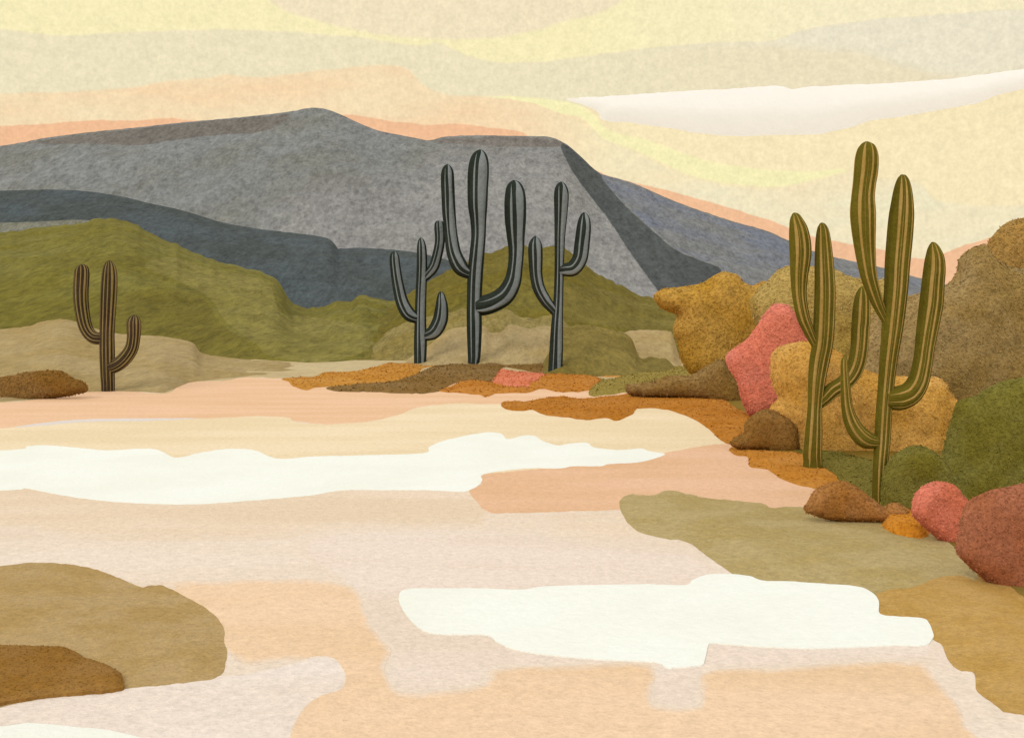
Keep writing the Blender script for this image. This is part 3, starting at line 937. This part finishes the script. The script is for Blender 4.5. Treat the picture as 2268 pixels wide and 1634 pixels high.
E_C = (1.02, 1.00, 0.92)
E_D = (1.0, 0.98, 0.91)
kO = 16 / F
OL = [material('cactus skin', (100, 90, 28), (92, 82, 24), 6 * kO, 60 * kO, E=E_C, bump=0.6, amt=0.16), material('cactus rib', (166, 136, 76), (156, 126, 64), 6 * kO, 60 * kO, E=E_C, bump=0.5, amt=0.12)]
kS = 50 / F
SL = [material('cactus skin', (46, 52, 44), (40, 46, 38), 7 * kS, 60 * kS, E=E_D, bump=0.6, amt=0.2), material('cactus rib', (124, 130, 128), (117, 123, 121), 7 * kS, 60 * kS, E=E_D, bump=0.5, amt=0.12)]
kB = 35 / F
BR = [material('cactus skin', (64, 52, 38), (56, 46, 34), 7 * kB, 60 * kB, E=E_C, bump=0.6, amt=0.2), material('cactus rib', (124, 110, 62), (132, 112, 70), 7 * kB, 60 * kB, E=E_C, bump=0.5, amt=0.12)]

# two big cacti on the right bank
A_tr = J([(300, 1110, 150), (300, 1050, 140), (298, 1000, 142), (306, 850, 130), (316, 650, 110), (330, 450, 130), (350, 300, 150), (374, 170, 155)], z6) + J([(386, 1450, 158), (393, 1200, 154), (387, 1000, 140), (381, 850, 118), (377, 760, 95), (371, 715, 66), (366, 694, 34), (364, 686, 6)], z5)
A_1 = J([(345, 1660, 60), (300, 1575, 70), (265, 1500, 84), (225, 1400, 98), (196, 1250, 106), (193, 1100, 130), (202, 950, 158), (199, 850, 162), (187, 750, 143), (170, 680, 106), (160, 640, 72), (153, 620, 36), (151, 612, 6)], z5)
A_2 = J([(320, 640, 80), (390, 580, 105), (450, 520, 122), (530, 470, 125), (590, 410, 128), (632, 320, 132), (655, 200, 132), (664, 50, 136)], z6) + J([(669, 1440, 138), (673, 1350, 132), (677, 1260, 112), (678, 1200, 70), (676, 1178, 36), (675, 1170, 6)], z5)
cactus(None, A_tr, [A_1, A_2], lambda p: p, 'striped olive cactus with two arms, shorter and farther of the big pair', OL, st_olive, 'big olive cacti on the right bank', Y=17.2)
B_tr = J([(805, 1440, 120), (808, 1400, 112), (806, 1300, 110), (813, 1100, 110), (828, 900, 120), (840, 700, 120), (855, 500, 120), (874, 300, 132), (892, 150, 146)], z6) + J([(909, 1443, 162), (932, 1200, 175), (943, 1000, 185), (960, 800, 190), (972, 650, 185), (979, 550, 167), (983, 450, 138), (984, 380, 104), (982, 340, 66), (980, 325, 34), (980, 320, 6)], z5)
B_1 = J([(890, 1490, 60), (845, 1410, 66), (800, 1320, 84), (758, 1210, 104), (725, 1100, 120), (707, 1000, 135), (690, 850, 158), (680, 700, 180), (676, 600, 185), (676, 500, 170), (685, 400, 166), (697, 300, 174), (703, 200, 170), (704, 135, 142), (705, 100, 100), (707, 83, 54), (709, 76, 8)], z5)
B_2 = J([(850, 585, 150), (910, 582, 178), (970, 572, 190), (1040, 535, 178), (1095, 450, 160), (1126, 320, 146), (1142, 200, 145), (1155, 100, 155)], z6) + J([(1170, 1440, 165), (1190, 1300, 174), (1203, 1150, 165), (1212, 1050, 160), (1214, 960, 140), (1206, 890, 96), (1200, 856, 58), (1196, 840, 26), (1195, 835, 6)], z5)
B_3 = J([(815, 905, 90), (760, 905, 112), (700, 888, 138), (640, 835, 132), (590, 750, 112), (560, 640, 88), (548, 500, 74), (543, 400, 62), (540, 320, 58), (540, 280, 44), (540, 262, 22), (540, 255, 6)], z6)
cactus(None, B_tr, [B_1, B_2, B_3], lambda p: p, 'tallest striped olive cactus with three arms, nearer of the big pair', OL, st_olive, 'big olive cacti on the right bank', Y=13.8)

# three tall dark cacti in the middle
a_tr = J([(287, 1500, 80), (288, 1470, 80), (290, 1350, 85), (290, 1200, 76), (293, 1050, 72), (299, 900, 70), (300, 800, 68), (298, 730, 62), (295, 690, 46), (292, 670, 24), (291, 662, 5)], z4)
a_1 = J([(290, 1190, 60), (255, 1185, 74), (210, 1155, 90), (170, 1080, 84), (142, 960, 74), (126, 850, 68), (121, 790, 62), (121, 762, 38), (121, 750, 6)], z4)
a_2 = J([(305, 935, 50), (340, 900, 62), (378, 850, 68), (404, 760, 66), (417, 680, 66), (414, 600, 68), (411, 568, 58), (410, 556, 40), (410, 552, 8)], z4)
a_3 = J([(300, 1300, 60), (335, 1297, 76), (382, 1270, 96), (418, 1200, 100), (428, 1120, 86), (426, 1060, 62), (423, 1025, 36), (422, 1012, 6)], z4)
cactus(None, a_tr, [a_1, a_2, a_3], lambda p: p, 'shortest dark slate cactus of the middle three, with three arms', SL, st_slate, 'dark cacti in the middle distance', Y=52)
b_tr = J([(635, 1500, 80), (637, 1470, 76), (641, 1420, 86), (642, 1250, 100), (641, 1100, 98), (648, 900, 102), (661, 750, 98), (669, 650, 96), (668, 550, 106), (664, 450, 128), (665, 330, 136), (669, 230, 138), (674, 160, 122), (677, 120, 90), (678, 98, 48), (678, 88, 6)], z4)
b_1 = J([(640, 900, 60), (595, 890, 78), (548, 850, 104), (508, 760, 96), (490, 650, 86), (484, 590, 84), (476, 500, 88), (471, 400, 88), (467, 300, 88), (466, 235, 80), (465, 200, 50), (465, 185, 6)], z4)
b_2 = J([(650, 1110, 110), (700, 1105, 130), (770, 1082, 130), (842, 1035, 128), (890, 950, 112), (908, 850, 98), (915, 750, 102), (911, 650, 118), (909, 550, 138), (908, 450, 142), (907, 380, 132), (902, 330, 106), (898, 300, 60), (896, 287, 6)], z4)
cactus(None, b_tr, [b_1, b_2], lambda p: p, 'tallest dark slate cactus of the middle three, with two thick upswept arms', SL, st_slate, 'dark cacti in the middle distance', Y=51)
c_tr = J([(1166, 1590, 96), (1168, 1550, 95), (1175, 1400, 90), (1180, 1250, 80), (1188, 1100, 66), (1193, 950, 61), (1196, 800, 63), (1199, 650, 71), (1206, 500, 87), (1209, 400, 97), (1208, 345, 86), (1206, 312, 52), (1205, 298, 6)], z4)
c_1 = J([(1185, 1170, 50), (1150, 1125, 62), (1105, 1070, 76), (1062, 990, 82), (1044, 900, 84), (1041, 800, 94), (1039, 720, 92), (1039, 680, 64), (1039, 660, 30), (1039, 650, 6)], z4)
c_2 = J([(1195, 872, 70), (1230, 872, 86), (1285, 862, 100), (1328, 800, 100), (1343, 700, 100), (1354, 600, 94), (1357, 545, 76), (1356, 512, 44), (1355, 497, 6)], z4)
cactus(None, c_tr, [c_1, c_2], lambda p: p, 'slim dark slate cactus, rightmost of the middle three, with two arms', SL, st_slate, 'dark cacti in the middle distance', Y=44)

# small cactus on the left
l_tr = J([(588, 1560, 140), (590, 1480, 142), (584, 1300, 152), (581, 1100, 160), (580, 900, 156), (587, 700, 163), (596, 500, 172), (603, 350, 170), (606, 250, 158), (606, 180, 130), (604, 130, 80), (602, 112, 40), (601, 105, 6)], z7)
l_1 = J([(580, 950, 120), (515, 955, 130), (440, 945, 138), (375, 885, 138), (332, 780, 146), (302, 600, 156), (295, 450, 160), (300, 350, 162), (306, 250, 158), (306, 195, 138), (300, 165, 90), (296, 150, 10)], z7)
l_2 = J([(600, 1270, 140), (660, 1250, 156), (735, 1205, 150), (805, 1130, 146), (850, 1050, 140), (868, 950, 140), (871, 850, 150), (871, 780, 150), (875, 735, 118), (876, 708, 62), (876, 697, 8)], z7)
cactus(None, l_tr, [l_1, l_2], lambda p: p, 'small brown striped cactus with two arms standing before the beige dune', BR, st_brown, None, Y=34.5)

# ------------------------------------------------------------------ cloud
V3, Tf, Tb = blob_mesh([(1256, 220), (1330, 214), (1400, 210), (1500, 203), (1600, 198), (1700, 191), (1725, 190), (1748, 196), (1770, 196), (1795, 192), (1900, 188), (2000, 182), (2100, 175), (2180, 165), (2244, 156), (2400, 138), (2520, 140), (2480, 160), (2400, 175), (2300, 190), (2244, 203), (2200, 215), (2160, 230), (2100, 240), (2000, 258), (1930, 268), (1880, 283), (1810, 298), (1740, 299), (1640, 302), (1560, 297), (1475, 283), (1400, 273), (1338, 267), (1325, 250), (1300, 235)],
                       3000, 9, 1.2, 9, 0.02, 3.0, True)
cm = material('cloud vapour', (255, 255, 255), (254, 255, 255), 14, 160, bump=0.15, amt=0.02, E=(1.0, 1.0, 1.0))
_b = next(x for x in cm.node_tree.nodes if x.type == 'BSDF_PRINCIPLED')
_o = next(x for x in cm.node_tree.nodes if x.type == 'OUTPUT_MATERIAL')
_t = cm.node_tree.nodes.new('ShaderNodeBsdfTranslucent')
_t.inputs[0].default_value = (0.97, 0.98, 0.99, 1)
_m = cm.node_tree.nodes.new('ShaderNodeMixShader')
_m.inputs[0].default_value = 0.42
cm.node_tree.links.new(_b.outputs[0], _m.inputs[1])
cm.node_tree.links.new(_t.outputs[0], _m.inputs[2])
cm.node_tree.links.new(_m.outputs[0], _o.inputs[0])
cl = link('cloud', V3, Tf + Tb, cm, origin=(sum(v.x for v in V3) / len(V3), 3000, 600))
tag(cl, 'long flat white cloud hanging in the sky on the right', 'cloud')
